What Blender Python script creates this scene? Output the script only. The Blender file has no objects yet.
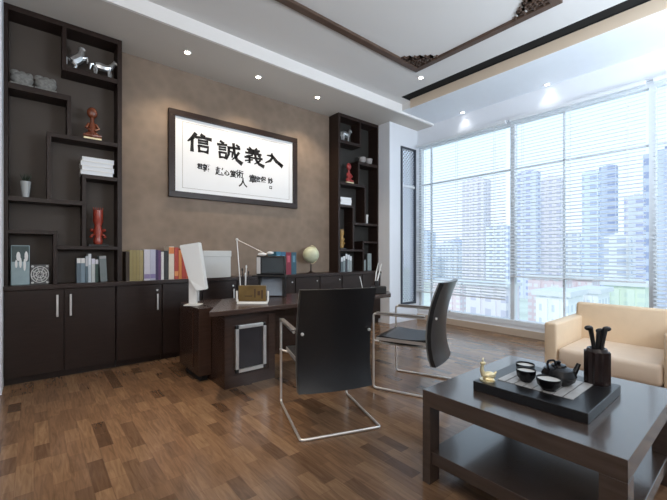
import bpy, bmesh, math, random
from mathutils import Vector, Matrix
random.seed(7)
COL = bpy.context.scene.collection
PI = math.pi

# ------------------------------------------------------------------ materials
MATS = {}
def mat(name, col, rough=0.5, metal=0.0, var=0.0, scale=8.0, bump=0.0, spec=0.5, emit=0.0, coat=0.0,
        stretch=(1, 1, 1), detail=3.0, trans=0.0):
    if name in MATS: return MATS[name]
    m = bpy.data.materials.new(name); m.use_nodes = True
    nt = m.node_tree; N = nt.nodes; L = nt.links
    b = N['Principled BSDF']
    b.inputs['Roughness'].default_value = rough
    b.inputs['Metallic'].default_value = metal
    b.inputs['Specular IOR Level'].default_value = spec
    if coat: b.inputs['Coat Weight'].default_value = coat; b.inputs['Coat Roughness'].default_value = 0.12
    if trans: b.inputs['Transmission Weight'].default_value = trans
    tc = N.new('ShaderNodeTexCoord'); mp = N.new('ShaderNodeMapping'); mp.inputs['Scale'].default_value = stretch
    L.new(tc.outputs['Object'], mp.inputs['Vector'])
    nz = N.new('ShaderNodeTexNoise'); nz.inputs['Scale'].default_value = scale; nz.inputs['Detail'].default_value = detail
    L.new(mp.outputs['Vector'], nz.inputs['Vector'])
    mx = N.new('ShaderNodeMix'); mx.data_type = 'RGBA'
    c = Vector(col)
    mx.inputs['A'].default_value = (*[max(0, x * (1 - var)) for x in c], 1)
    mx.inputs['B'].default_value = (*[min(1, x * (1 + var)) for x in c], 1)
    L.new(nz.outputs['Fac'], mx.inputs['Factor'])
    L.new(mx.outputs['Result'], b.inputs['Base Color'])
    if bump:
        bp = N.new('ShaderNodeBump'); bp.inputs['Strength'].default_value = bump; bp.inputs['Distance'].default_value = 0.01
        L.new(nz.outputs['Fac'], bp.inputs['Height']); L.new(bp.outputs['Normal'], b.inputs['Normal'])
    if emit:
        b.inputs['Emission Color'].default_value = (*col, 1); b.inputs['Emission Strength'].default_value = emit
    MATS[name] = m
    return m

M_WOOD = mat('dark_wenge_wood', (0.022, 0.012, 0.009), 0.36, spec=.35, var=0.5, scale=6, stretch=(1, 1, 8), bump=0.03)
M_WOODH = mat('dark_wenge_wood_flat', (0.026, 0.014, 0.011), 0.34, spec=.4, var=0.45, scale=6, stretch=(1, 8, 8), bump=0.03)
M_SHELF = mat('shelf_wood', (0.021, 0.0115, 0.009), 0.42, spec=.3, var=0.5, scale=6, stretch=(8, 1, 8), bump=0.03)
M_DESK = mat('desk_wood', (0.045, 0.024, 0.017), 0.26, var=0.4, scale=6, stretch=(1, 9, 9), bump=0.02)
M_TABLE = mat('coffee_table_wood', (0.060, 0.042, 0.034), 0.25, var=0.4, scale=5, stretch=(9, 1, 9), bump=0.02, coat=.7)
M_BLACK = mat('black_satin', (0.008, 0.008, 0.009), 0.35, var=0.2)
M_BLACKGLOSS = mat('black_glaze', (0.004, 0.004, 0.005), 0.22, var=0.2, spec=.35)
M_MATTBLACK = mat('matt_black', (0.004, 0.004, 0.004), 0.9, var=0.1)
M_CHROME = mat('chrome', (0.86, 0.84, 0.81), 0.3, metal=.8, var=0.03)
M_SATIN = mat('satin_metal', (0.72, 0.70, 0.68), 0.35, metal=0.85, var=0.05)
M_SILVER = mat('silver_cast', (0.55, 0.56, 0.57), 0.3, metal=0.85, var=0.25, scale=30)
M_LEATHER = mat('black_leather', (0.010, 0.010, 0.011), 0.30, var=0.25, scale=60, bump=0.04)
M_WHITE = mat('white_plastic', (0.80, 0.80, 0.78), 0.35, var=0.02)
M_CARD = mat('white_card', (0.62, 0.62, 0.60), 0.6, var=0.03)
M_CREAM = mat('cream_leather', (0.74, 0.58, 0.41), 0.55, var=0.06, scale=14, bump=0.05)
M_CREAM2 = mat('cream_leather_seat', (0.74, 0.60, 0.47), 0.55, var=0.06, scale=14, bump=0.05)
M_CEIL = mat('ceiling_paint', (0.70, 0.69, 0.68), 0.8, var=0.02, scale=2)
M_SOFFIT = mat('soffit_paint', (0.60, 0.57, 0.53), 0.8, var=0.03, scale=2)
M_BEIGE = mat('beige_fascia', (0.72, 0.60, 0.47), 0.8, var=0.03, scale=2)
M_WALLW = mat('white_wall_paint', (0.78, 0.81, 0.86), 0.75, var=0.02, scale=2)
M_FRAME = mat('window_frame_grey', (0.72, 0.76, 0.80), 0.4, var=0.04)
M_LATT = mat('lattice_dark', (0.03, 0.04, 0.06), 0.5, var=0.2)
M_GOLD = mat('pale_gold', (0.75, 0.66, 0.42), 0.3, metal=0.5, var=0.15, scale=20)
M_ORN = mat('orange_brown_lacquer', (0.16, 0.040, 0.016), 0.25, var=0.6, scale=40, coat=0.3)
M_RED = mat('red_lacquer', (0.30, 0.035, 0.016), 0.3, var=0.6, scale=50, coat=0.3)
M_GREYSTONE = mat('grey_carved_stone', (0.20, 0.20, 0.19), 0.7, var=0.7, scale=45, bump=0.5)
M_PAPER = mat('rice_paper', (0.80, 0.83, 0.86), 0.7, var=0.03, scale=4)
M_INK = mat('black_ink', (0.006, 0.006, 0.008), 0.8, var=0.1)
M_LINE = mat('grey_rule', (0.30, 0.29, 0.27), 0.8, var=0.1)

def wall_material():
    m = bpy.data.materials.new('taupe_wallpaper'); m.use_nodes = True
    nt = m.node_tree; N = nt.nodes; L = nt.links; b = N['Principled BSDF']
    b.inputs['Roughness'].default_value = 0.75
    tc = N.new('ShaderNodeTexCoord')
    n1 = N.new('ShaderNodeTexNoise'); n1.inputs['Scale'].default_value = 2.2; n1.inputs['Detail'].default_value = 6
    n2 = N.new('ShaderNodeTexVoronoi'); n2.inputs['Scale'].default_value = 9
    L.new(tc.outputs['Object'], n1.inputs['Vector']); L.new(tc.outputs['Object'], n2.inputs['Vector'])
    r = N.new('ShaderNodeValToRGB')
    r.color_ramp.elements[0].position = 0.3; r.color_ramp.elements[0].color = (0.215, 0.160, 0.120, 1)
    r.color_ramp.elements[1].position = 0.72; r.color_ramp.elements[1].color = (0.285, 0.218, 0.165, 1)
    L.new(n1.outputs['Fac'], r.inputs['Fac'])
    mx = N.new('ShaderNodeMix'); mx.data_type = 'RGBA'; mx.blend_type = 'MULTIPLY'; mx.inputs['Factor'].default_value = 0.18
    L.new(r.outputs['Color'], mx.inputs['A']); L.new(n2.outputs['Distance'], mx.inputs['B'])
    L.new(mx.outputs['Result'], b.inputs['Base Color'])
    bp = N.new('ShaderNodeBump'); bp.inputs['Strength'].default_value = 0.12; bp.inputs['Distance'].default_value = 0.01
    L.new(n2.outputs['Distance'], bp.inputs['Height']); L.new(bp.outputs['Normal'], b.inputs['Normal'])
    return m
M_WALL = wall_material()

def floor_material():
    m = bpy.data.materials.new('parquet_planks'); m.use_nodes = True
    nt = m.node_tree; N = nt.nodes; L = nt.links; b = N['Principled BSDF']
    tc = N.new('ShaderNodeTexCoord')
    mp = N.new('ShaderNodeMapping'); mp.inputs['Rotation'].default_value = (0, 0, PI / 2)
    L.new(tc.outputs['Object'], mp.inputs['Vector'])
    br = N.new('ShaderNodeTexBrick')
    br.offset = 0.37; br.offset_frequency = 3; br.squash = 0.6; br.squash_frequency = 2
    br.inputs['Scale'].default_value = 1.0
    br.inputs['Brick Width'].default_value = 0.34; br.inputs['Row Height'].default_value = 0.078
    br.inputs['Mortar Size'].default_value = 0.0012; br.inputs['Mortar Smooth'].default_value = 0.1
    br.inputs['Bias'].default_value = 0.0
    br.inputs['Color1'].default_value = (0, 0, 0, 1); br.inputs['Color2'].default_value = (1, 1, 1, 1)
    br.inputs['Mortar'].default_value = (0.25, 0.25, 0.25, 1)
    L.new(mp.outputs['Vector'], br.inputs['Vector'])
    r = N.new('ShaderNodeValToRGB'); e = r.color_ramp.elements
    e[0].position = 0.0; e[0].color = (0.105, 0.058, 0.033, 1)
    e[1].position = 1.0; e[1].color = (0.28, 0.170, 0.095, 1)
    for p, c in ((0.10, (0.135, 0.076, 0.043, 1)), (0.22, (0.185, 0.108, 0.063, 1)), (0.6, (0.225, 0.130, 0.073, 1))):
        q = e.new(p); q.color = c
    L.new(br.outputs['Color'], r.inputs['Fac'])
    mp2 = N.new('ShaderNodeMapping'); mp2.inputs['Scale'].default_value = (30, 3, 1)
    L.new(tc.outputs['Object'], mp2.inputs['Vector'])
    nz = N.new('ShaderNodeTexNoise'); nz.inputs['Scale'].default_value = 1.5; nz.inputs['Detail'].default_value = 6; nz.inputs['Distortion'].default_value = 1.2
    L.new(mp2.outputs['Vector'], nz.inputs['Vector'])
    r2 = N.new('ShaderNodeValToRGB'); r2.color_ramp.elements[0].position = 0.3; r2.color_ramp.elements[0].color = (0.62, 0.6, 0.58, 1)
    r2.color_ramp.elements[1].position = 0.7; r2.color_ramp.elements[1].color = (1.12, 1.12, 1.12, 1)
    L.new(nz.outputs['Fac'], r2.inputs['Fac'])
    mx = N.new('ShaderNodeMix'); mx.data_type = 'RGBA'; mx.blend_type = 'MULTIPLY'; mx.inputs['Factor'].default_value = 0.8
    L.new(r.outputs['Color'], mx.inputs['A']); L.new(r2.outputs['Color'], mx.inputs['B'])
    L.new(mx.outputs['Result'], b.inputs['Base Color'])
    b.inputs['Roughness'].default_value = 0.21
    b.inputs['Specular IOR Level'].default_value = 0.5
    bp = N.new('ShaderNodeBump'); bp.inputs['Strength'].default_value = 0.12; bp.inputs['Distance'].default_value = 0.004
    L.new(nz.outputs['Fac'], bp.inputs['Height']); L.new(bp.outputs['Normal'], b.inputs['Normal'])
    return m
M_FLOOR = floor_material()

def glass_material():
    m = bpy.data.materials.new('window_glass'); m.use_nodes = True
    nt = m.node_tree; N = nt.nodes; L = nt.links; N.remove(N['Principled BSDF'])
    out = N['Material Output']
    t = N.new('ShaderNodeBsdfTransparent'); t.inputs['Color'].default_value = (0.95, 0.98, 1.0, 1)
    g = N.new('ShaderNodeBsdfGlossy'); g.inputs['Roughness'].default_value = 0.02
    f = N.new('ShaderNodeFresnel'); f.inputs['IOR'].default_value = 1.25
    mx = N.new('ShaderNodeMixShader'); L.new(f.outputs['Fac'], mx.inputs[0]); L.new(t.outputs[0], mx.inputs[1]); L.new(g.outputs[0], mx.inputs[2])
    L.new(mx.outputs[0], out.inputs['Surface'])
    return m
M_GLASS = glass_material()

def slat_material():
    m = bpy.data.materials.new('blind_slat'); m.use_nodes = True
    nt = m.node_tree; N = nt.nodes; L = nt.links; N.remove(N['Principled BSDF'])
    out = N['Material Output']
    nz = N.new('ShaderNodeTexNoise'); nz.inputs['Scale'].default_value = 3
    r = N.new('ShaderNodeValToRGB'); r.color_ramp.elements[0].color = (0.78, 0.82, 0.87, 1); r.color_ramp.elements[1].color = (0.84, 0.87, 0.91, 1)
    L.new(nz.outputs['Fac'], r.inputs['Fac'])
    d = N.new('ShaderNodeBsdfDiffuse'); t = N.new('ShaderNodeBsdfTranslucent')
    L.new(r.outputs['Color'], d.inputs['Color']); L.new(r.outputs['Color'], t.inputs['Color'])
    mx = N.new('ShaderNodeMixShader'); mx.inputs[0].default_value = 0.45
    L.new(d.outputs[0], mx.inputs[1]); L.new(t.outputs[0], mx.inputs[2]); L.new(mx.outputs[0], out.inputs['Surface'])
    return m
M_SLAT = slat_material()

# ------------------------------------------------------------------ mesh builder
class MB:
    def __init__(s): s.bm = bmesh.new()
    def box(s, x0, x1, y0, y1, z0, z1, bev=0.0, m=None):
        t = bmesh.new()
        vs = [t.verts.new((x, y, z)) for x in (x0, x1) for y in (y0, y1) for z in (z0, z1)]
        for f in ((0, 1, 3, 2), (4, 6, 7, 5), (0, 4, 5, 1), (2, 3, 7, 6), (0, 2, 6, 4), (1, 5, 7, 3)):
            t.faces.new([vs[i] for i in f])
        if bev: bmesh.ops.bevel(t, geom=t.edges[:], offset=bev, segments=3, affect='EDGES', profile=0.5)
        return s.add(t, m)
    def add(s, t, m=None):
        if m is not None: bmesh.ops.transform(t, matrix=m, verts=t.verts)
        me = bpy.data.meshes.new('tmp'); t.to_mesh(me); t.free(); s.bm.from_mesh(me); bpy.data.meshes.remove(me)
        return s
    def tube(s, pts, r, n=10, closed=False, m=None):
        t = bmesh.new(); P = [Vector(p) for p in pts]; k = len(P); rings = []
        rr = r if isinstance(r, (list, tuple)) else [r] * k
        up = None
        for i in range(k):
            if closed: d = (P[(i + 1) % k] - P[i - 1])
            else: d = P[min(i + 1, k - 1)] - P[max(i - 1, 0)]
            d.normalize()
            if up is None: up = d.orthogonal().normalized()
            up = (up - d * up.dot(d)); 
            if up.length < 1e-5: up = d.orthogonal()
            up.normalize(); w = d.cross(up)
            rings.append([t.verts.new(P[i] + (up * math.cos(2 * PI * j / n) + w * math.sin(2 * PI * j / n)) * rr[i]) for j in range(n)])
        for i in range(k - (0 if closed else 1)):
            a, b = rings[i], rings[(i + 1) % k]
            for j in range(n): t.faces.new((a[j], a[(j + 1) % n], b[(j + 1) % n], b[j]))
        if not closed: t.faces.new(rings[0][::-1]); t.faces.new(rings[-1])
        return s.add(t, m)
    def lathe(s, prof, n=28, m=None, c=(0, 0, 0)):
        t = bmesh.new(); rings = []
        for (r, z) in prof:
            if r < 1e-5: rings.append([t.verts.new((c[0], c[1], c[2] + z))])
            else: rings.append([t.verts.new((c[0] + r * math.cos(2 * PI * j / n), c[1] + r * math.sin(2 * PI * j / n), c[2] + z)) for j in range(n)])
        for a, b in zip(rings, rings[1:]):
            if len(a) == 1 and len(b) == 1: continue
            for j in range(n):
                if len(a) == 1: t.faces.new((a[0], b[(j + 1) % n], b[j]))
                elif len(b) == 1: t.faces.new((a[j], a[(j + 1) % n], b[0]))
                else: t.faces.new((a[j], a[(j + 1) % n], b[(j + 1) % n], b[j]))
        if len(rings[0]) > 1: t.faces.new(rings[0][::-1])
        if len(rings[-1]) > 1: t.faces.new(rings[-1])
        bmesh.ops.recalc_face_normals(t, faces=t.faces)
        return s.add(t, m)
    def prism(s, poly, z0, z1, bev=0.0, m=None):
        t = bmesh.new()
        a = [t.verts.new((x, y, z0)) for x, y in poly]; b = [t.verts.new((x, y, z1)) for x, y in poly]
        k = len(poly); t.faces.new(a[::-1]); t.faces.new(b)
        for i in range(k): t.faces.new((a[i], a[(i + 1) % k], b[(i + 1) % k], b[i]))
        bmesh.ops.recalc_face_normals(t, faces=t.faces)
        if bev: bmesh.ops.bevel(t, geom=t.edges[:], offset=bev, segments=2, affect='EDGES', profile=0.5)
        return s.add(t, m)
    def ball(s, c, r, sc=(1, 1, 1), n=16, m=None):
        t = bmesh.new(); bmesh.ops.create_uvsphere(t, u_segments=n, v_segments=max(6, n // 2), radius=r)
        bmesh.ops.scale(t, vec=sc, verts=t.verts); bmesh.ops.translate(t, vec=c, verts=t.verts)
        return s.add(t, m)
    def quad(s, pts):
        vs = [s.bm.verts.new(p) for p in pts]; s.bm.faces.new(vs); return s
    def build(s, name, m, parent=None, smooth=False):
        me = bpy.data.meshes.new(name); s.bm.to_mesh(me); s.bm.free()
        me.materials.append(m)
        if smooth:
            for p in me.polygons: p.use_smooth = True
            try: me.set_sharp_from_angle(angle=math.radians(40))
            except Exception: pass
        o = bpy.data.objects.new(name, me); COL.objects.link(o)
        if parent: o.parent = parent
        return o

def tag(o, label, cat, group=None, kind=None):
    o['label'] = label; o['category'] = cat
    if group: o['group'] = group
    if kind: o['kind'] = kind
    return o
def thing(name, label, cat, loc=(0, 0, 0), rz=0, group=None):
    o = bpy.data.objects.new(name, None); COL.objects.link(o); o.empty_display_size = 0.05
    o.location = loc; o.rotation_euler = (0, 0, rz)
    return tag(o, label, cat, group)
def struct(o): o['kind'] = 'structure'; return o
def dup(root, loc, rz, label, group=None):
    r = root.copy(); COL.objects.link(r); r.location = loc; r.rotation_euler = (0, 0, rz); r['label'] = label
    if group: r['group'] = group
    for ch in list(root.children):
        c = ch.copy(); COL.objects.link(c); c.parent = r
        for g in ch.children:
            d = g.copy(); COL.objects.link(d); d.parent = c
    return r
def bezr(pts, rad=0.04, n=6):
    """round the corners of a polyline"""
    P = [Vector(p) for p in pts]; out = [P[0]]
    for i in range(1, len(P) - 1):
        a = P[i - 1] - P[i]; b = P[i + 1] - P[i]; r = min(rad, a.length * .45, b.length * .45)
        p0 = P[i] + a.normalized() * r; p1 = P[i] + b.normalized() * r
        for k in range(n + 1):
            t = k / n; out.append(p0 * (1 - t) ** 2 + P[i] * 2 * t * (1 - t) + p1 * t * t)
    out.append(P[-1]); return out

XL, XW, YB, YR = -2.6, 5.5, 4.69, -2.6     # left wall, window wall, back wall, rear wall
ZS, ZC, ZW = 3.5, 3.65, 3.535                         # soffit height, main ceiling height

# ------------------------------------------------------------------ room shell
struct(MB().box(XL, XW + .2, YR, YB + .15, -0.12, 0).build('floor', M_FLOOR))
w = MB(); w.box(-0.213, 4.73, YB, YB + .15, 0, ZC + .3)
struct(w.build('wall_back', M_WALL))
w = MB()
w.box(XL, -0.213, 4.19, YB + .15, 0, ZC + .3)
struct(w.build('wall_back_left', M_WALLW))
w = MB()
w.box(4.73, 5.02, 4.19, YB + .15, 0, ZC + .3)
w.box(5.02, 5.44, 4.19, 4.32, 0, 0.30); w.box(5.02, 5.44, 4.19, 4.32, 3.13, ZC + .3)
w.box(5.44, XW + .2, 4.19, 4.32, 0, ZC + .3)
struct(w.build('wall_back_right', M_WALLW))
w = MB()
w.box(XW, XW + .2, YR, 4.19, 0, 0.15); w.box(XW, XW + .2, YR, 4.19, 3.22, ZC + .3)
struct(w.build('wall_right', M_WALLW))
struct(MB().box(XL - .15, XL, YR - .15, YB + .15, 0, ZC + .3).build('wall_left', M_WALLW))
struct(MB().box(XL, XW + .2, YR - .15, YR, 0, ZC + .3).build('wall_front', M_WALLW))
c = MB()
c.box(XL, 4.40, YR, 3.83, ZC, ZC + .3); c.box(4.40, 4.63, 3.66, 3.83, ZC, ZC + .3)
c.box(4.63, XW, YR, 3.83, ZW + .012, ZC + .3)
ceil = struct(c.build('ceiling', M_CEIL))
c = MB(); c.box(-.213, 4.73, 3.86, YB, ZS, ZC + .3); c.box(XL, -.213, 3.86, 4.19, ZS, ZC + .3); c.box(4.73, XW, 3.86, 4.19, ZS, ZC + .3)
c.build('soffit', M_SOFFIT, ceil)
MB().box(XL, XW, 3.83, 3.86, ZS, ZC + .3).build('fascia', mat('fascia_white', (0.8, 0.79, 0.78), .7, var=.02), ceil)
MB().box(4.62, 4.63, YR, 3.66, ZW, ZC + .02).build('fascia', M_BEIGE, ceil)
MB().box(4.63, XW, YR, 3.83, ZW, ZW + .012).build('soffit', mat('soffit_white', (.82, .87, .93), .7, var=.02), ceil)
b = MB(); b.box(4.40, 4.41, YR, 3.66, ZC, ZC + .28); b.box(4.61, 4.62, YR, 3.66, ZC + .02, ZC + .28); b.box(4.41, 4.61, YR, 3.66, ZC + .27, ZC + .28); b.box(4.41, 4.61, 3.65, 3.66, ZC, ZC + .28)
b.box(4.405, 4.615, YR, 3.655, ZC + .03, ZC + .05)
struct(b.build('trim_2', M_MATTBLACK))

# wooden ceiling moulding with fretwork corners
M_MOULD = mat('ceiling_moulding_wood', (0.085, 0.05, 0.034), 0.5, var=0.4, scale=10)
fx0, fx1, fy0, fy1, fw = -0.6, 3.92, 1.27, 3.01, 0.085
t = MB()
t.box(fx0, fx1, fy1 - fw, fy1, ZC - .03, ZC + .005, bev=.006); t.box(fx0, fx1, fy0, fy0 + fw, ZC - .03, ZC + .005, bev=.006)
t.box(fx1 - fw, fx1, fy0 + fw, fy1 - fw, ZC - .03, ZC + .005, bev=.006); t.box(fx0, fx0 + fw, fy0 + fw, fy1 - fw, ZC - .03, ZC + .005, bev=.006)
mould = struct(t.build('trim_1', M_MOULD))
def fret(cx, cy, sx, sy):
    q = MB(); bw = .012; L = .36
    def seg(a, b):
        (x0, y0), (x1, y1) = a, b
        X0, X1 = sorted((cx + sx * x0, cx + sx * x1)); Y0, Y1 = sorted((cy + sy * y0, cy + sy * y1))
        q.box(X0 - bw / 2, X1 + bw / 2, Y0 - bw / 2, Y1 + bw / 2, ZC - .025, ZC + .004)
    G = .045
    for i in range(1, 8):
        h = (8 - i) * G
        if i % 2: seg((i * G, 0), (i * G, h * .55)); seg((0, i * G), (h * .55, i * G))
        else: seg((i * G, G), (i * G, h)); seg((G, i * G), (h, i * G))
    for i in range(1, 7): 
        j = 7 - i
        seg((i * G, j * G), ((i + 1) * G, j * G)); seg((i * G, j * G), (i * G, (j - 1) * G))
    q.build('fretwork', M_MOULD, mould)
for cx, sx in ((fx1 - fw, -1), (fx0 + fw, 1)):
    for cy, sy in ((fy1 - fw, -1), (fy0 + fw, 1)): fret(cx, cy, sx, sy)

# window wall glazing
W = MB()
W.box(XW + .05, XW + .13, YR, 4.19, 3.15, 3.22); W.box(XW - .01, XW + .15, YR, 4.19, 0.15, 0.22)
win = struct(W.build('window_1', M_FRAME))
for y in (2.466, 0.871, -0.724):
    MB().box(XW + .03, XW + .13, y - .03, y + .03, 0.22, 3.15).build('mullion', M_FRAME, win)
for y in (4.165,): MB().box(XW + .05, XW + .13, y - .025, y + .025, 0.22, 3.15).build('mullion', M_FRAME, win)
for y in (3.93, 1.79, 0.19, -1.6): MB().box(XW + .06, XW + .10, y - .011, y + .011, 0.22, 3.15).build('mullion', M_FRAME, win)
MB().box(XW + .06, XW + .11, YR, 4.15, 2.475, 2.495).build('transom', M_FRAME, win)
MB().quad([(XW + .08, YR, .2), (XW + .08, 4.15, .2), (XW + .08, 4.15, 3.18), (XW + .08, YR, 3.18)]).build('pane', M_GLASS, win)

# narrow lattice window in the return wall
W = MB(); yl = 4.19
W.box(5.02, 5.055, yl - .02, yl + .05, .30, 3.13); W.box(5.405, 5.44, yl - .02, yl + .05, .30, 3.13)
W.box(5.055, 5.405, yl - .02, yl + .05, .30, .34); W.box(5.055, 5.405, yl - .02, yl + .05, 3.10, 3.13)
w2 = struct(W.build('window_2', M_LATT))
MB().box(5.055, 5.405, yl - .015, yl + .04, 2.41, 2.45).build('transom', M_FRAME, w2)
q = MB(); x = 5.055 + .035
while x < 5.40: q.box(x - .0035, x + .0035, yl, yl + .012, .34, 3.10); x += .035
z = .34 + .035
while z < 3.09:
    q.box(5.055, 5.405, yl, yl + .012, z - .0035, z + .0035); z += .035
q.build('lattice', mat('lattice_fine', (.75, .80, .88), .5, var=.1), w2); q = MB()
k = 0; z = .36
while z < 3.08:
    x = 5.055 + .0175 + (.035 if k % 2 else 0)
    while x < 5.40: q.box(x - .010, x + .010, yl - .002, yl + .013, z + .008, z + .027); x += .07
    z += .035; k += 1
q.build('lattice_bosses', mat('lattice_dots', (.05, .07, .14), .5, var=.1), w2)
MB().quad([(5.05, yl + .03, .32), (5.42, yl + .03, .32), (5.42, yl + .03, 3.12), (5.05, yl + .03, 3.12)]).build('pane', M_GLASS, w2)

# venetian blinds
def blind(y0, y1, zb, label):
    b = thing('venetian_blind', label, 'blind', (5.40, (y0 + y1) / 2, zb), 0, 'white venetian blinds along the window wall')
    h = (y1 - y0) / 2; H = 3.19 - zb
    MB().box(-.03, .03, -h, h, H - .045, H, bev=.004).build('head_rail', M_FRAME, b)
    s = MB(); z = .05; a = math.radians(24)
    while z < H - .06:
        dx, dz = .022 * math.cos(a), .022 * math.sin(a)
        s.quad([(-dx, -h, z - dz), (0, -h, z + .0035), (0, h, z + .0035), (-dx, h, z - dz)])
        s.quad([(0, -h, z + .0035), (dx, -h, z + dz), (dx, h, z + dz), (0, h, z + .0035)])
        z += .046
    s.build('slats', M_SLAT, b)
    MB().box(-.022, .022, -h, h, 0, .02, bev=.004).build('bottom_rail', M_FRAME, b)
    for f in (-.78, 0, .78):
        c = MB(); c.tube([(-.026, f * h, .01), (-.026, f * h, H - .03)], .0022, 5); c.tube([(.026, f * h, .01), (.026, f * h, H - .03)], .0022, 5)
        c.build('cord', M_WHITE, b)
blind(2.50, 4.13, .52, 'white venetian blind beside the lattice window, lowered to low above the sill')
blind(0.905, 2.435, .87, 'white venetian blind in the middle, stopping higher than its neighbours')
blind(-.69, 0.84, .42, 'white venetian blind at the right edge behind the armchair')

struct(MB().box(XW - .012, XW, YR, 4.19, 0, .10, bev=.002).build('baseboard_right', mat('beige_skirting', (.52, .42, .33), .5, var=.05)))
# ------------------------------------------------------------------ downlights
M_BULB = mat('lamp_glow', (1.0, 0.88, 0.70), .5, emit=45)
M_BULBW = mat('lamp_glow_white', (0.95, 0.97, 1.0), .5, emit=12)
def downlight(x, y, z, label, e=40, col=(1, .80, .58), bulb=M_BULB, ang=100, blend=.7, tgt=None):
    r = thing('downlight', label, 'ceiling light', (x, y, z), 0, 'recessed ceiling downlights')
    MB().lathe([(.030, -.001), (.045, -.001), (.047, -.006), (.032, -.010), (.030, -.006), (.030, -.001)], 24).build('trim_ring', M_WHITE, r, True)
    MB().lathe([(.0, -.004), (.028, -.004), (.028, -.001), (0, -.001)], 20).build('lamp', bulb, r)
    l = bpy.data.lights.new('spot', 'SPOT'); l.energy = e; l.color = col; l.spot_size = math.radians(ang); l.spot_blend = blend; l.shadow_soft_size = .03
    o = bpy.data.objects.new('spot_lamp', l); COL.objects.link(o); o.parent = r; o.location = (0, 0, -.03)
    if tgt:
        d = Vector(tgt) - Vector((x, y, z)); o.rotation_euler = d.to_track_quat('-Z', 'Y').to_euler()
ORD = ['above the left end of the framed calligraphy', 'above the middle of the framed calligraphy', 'nearest the far display shelf']
for i, x in enumerate((1.343, 2.235, 3.19)):
    downlight(x, 4.22, ZS, 'small warm downlight in the low soffit, ' + ORD[i], e=42, ang=115)
downlight(4.12, 3.08, ZC, 'small downlight by the fretwork corner of the ceiling moulding', e=25, col=(1, .9, .8))
downlight(5.42, 3.22, ZW, 'faint white downlight over the window, nearer the lattice window', e=2.5, col=(1, 1, 1), bulb=M_BULBW)
downlight(5.42, 1.95, ZW, 'faint white downlight over the middle of the window', e=2.5, col=(1, 1, 1), bulb=M_BULBW)
downlight(0.85, 2.75, ZC, 'warm downlight in the main ceiling above the open floor by the desk', e=230, ang=44, blend=1.0)

# ------------------------------------------------------------------ base cabinets and counter
CF = 4.40
def cabinet(x0, x1, doors, label, hside, hand=True):
    t = thing('base_cabinet', label, 'cabinet', ((x0 + x1) / 2, CF, 0), 0, 'dark base cabinets along the back wall')
    h = (x1 - x0) / 2
    b = MB(); b.box(-h + .001, h - .001, .018, .28, .09, .868); b.box(-h + .001, h - .001, .06, .26, 0, .09)
    b.build('carcass', M_WOOD, t)
    n = doors; wd = 2 * h / n
    for i in range(n):
        a = -h + i * wd + .007; c = a + wd - .014
        d = MB().box(a, c, 0, .018, .07, .862, bev=.002).build('door', M_WOOD, t)
        hx = (c - .045) if (hside[i] == 'r') else (a + .045)
        hb = MB(); zt, zb = (.812, .60) if n == 2 else (.76, .58)
        hb.box(hx - .009, hx + .009, -.030, -.020, zb, zt, bev=.003)
        hb.box(hx - .004, hx + .004, -.022, .001, zb + .02, zb + .03); hb.box(hx - .004, hx + .004, -.022, .001, zt - .03, zt - .02)
        if hand: hb.build('handle', M_SATIN, d)
        else: hb.bm.free()
        if n == 1:
            MB().lathe([(0, -.0), (.011, 0), (.011, .006), (0, .006)], 16, Matrix.Translation((hx, 0.001, .80)) @ Matrix.Rotation(PI / 2, 4, 'X')).build('lock', M_SATIN, d)
cabinet(-.213, .665, 2, 'dark double-door base cabinet below the near display shelf', 'rl')
xs = [.67 + i * .4511 for i in range(10)]
names = ['first single-door dark base cabinet beside the double-door one', 'second single-door dark base cabinet, behind the white monitor', 'dark base cabinet under the white lidded box',
         'dark base cabinet behind the folding desk lamp', 'dark base cabinet under the blue and red binders', 'dark base cabinet between binders and globe', 'dark base cabinet under the globe',
         'dark base cabinet below the far display shelf, left of two', 'dark base cabinet beside the pale pier, last of the row']
for i in range(9): cabinet(xs[i], xs[i + 1], 1, names[i], 'r', i < 3)
tag(MB().box(-.213, 4.73, CF - .018, YB, .87, .912, bev=.003).build('countertop', M_WOODH), 'long dark wooden countertop over the base cabinets', 'countertop')

# ------------------------------------------------------------------ display shelves
SF = 4.45
def display_shelf(x0, x1, mirror, label):
    t = thing('display_shelf', label, 'shelf', (0, 0, 0), 0)
    Wd = x1 - x0; z0, z1 = .912, 3.5
    def X(f): return x1 - f * Wd if mirror else x0 + f * Wd
    def bx(f0, f1, za, zb, name, dep=0.0):
        a, b = sorted((X(f0), X(f1))); MB().box(a, b, SF + dep, YB, za, zb, bev=.002).build(name, M_SHELF, t)
    bx(0, .032, z0, z1, 'side_panel'); bx(.955, 1, z0, z1, 'side_panel'); bx(.032, .955, z1 - .05, z1, 'top_panel')
    MB().box(X(.032) if not mirror else X(.955), X(.955) if not mirror else X(.032), YB - .012, YB - .002, z0, z1 - .05).build('shade_panel', mat('shaded_wall_taupe', (.075, .060, .050), .7, var=.15, scale=3) if not mirror else mat('shaded_wall_black', (.022, .020, .017), .6, var=.2, scale=3), t)  # added sheet before the wall; compartment shade put into its dark colour
    d = .002
    def sh(f0, f1, zt, th=.042): bx(f0, f1, zt - th, zt, 'shelf', d)
    def dv(f, za, zb): bx(f, f + .036, za, zb, 'divider', d)
    sh(.49, .955, 3.075, .05); dv(.454, 3.025, 3.45)
    sh(.032, .53, 2.785, .055); dv(.494, 2.39, 2.73)
    sh(.328, .955, 2.39); dv(.328, 1.74, 2.348)
    sh(.032, .66, 1.74); dv(.625, 1.285, 1.698)
    sh(.625, .955, 2.02, .04); dv(.625, 1.74, 1.98)
    sh(.40, .955, 1.285, .035)
    sh(.032, .415, 1.43, .035); dv(.379, .912, 1.395)
    return t
display_shelf(-.213, .731, False, 'tall dark display shelf with staggered compartments, nearest at left')
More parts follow.
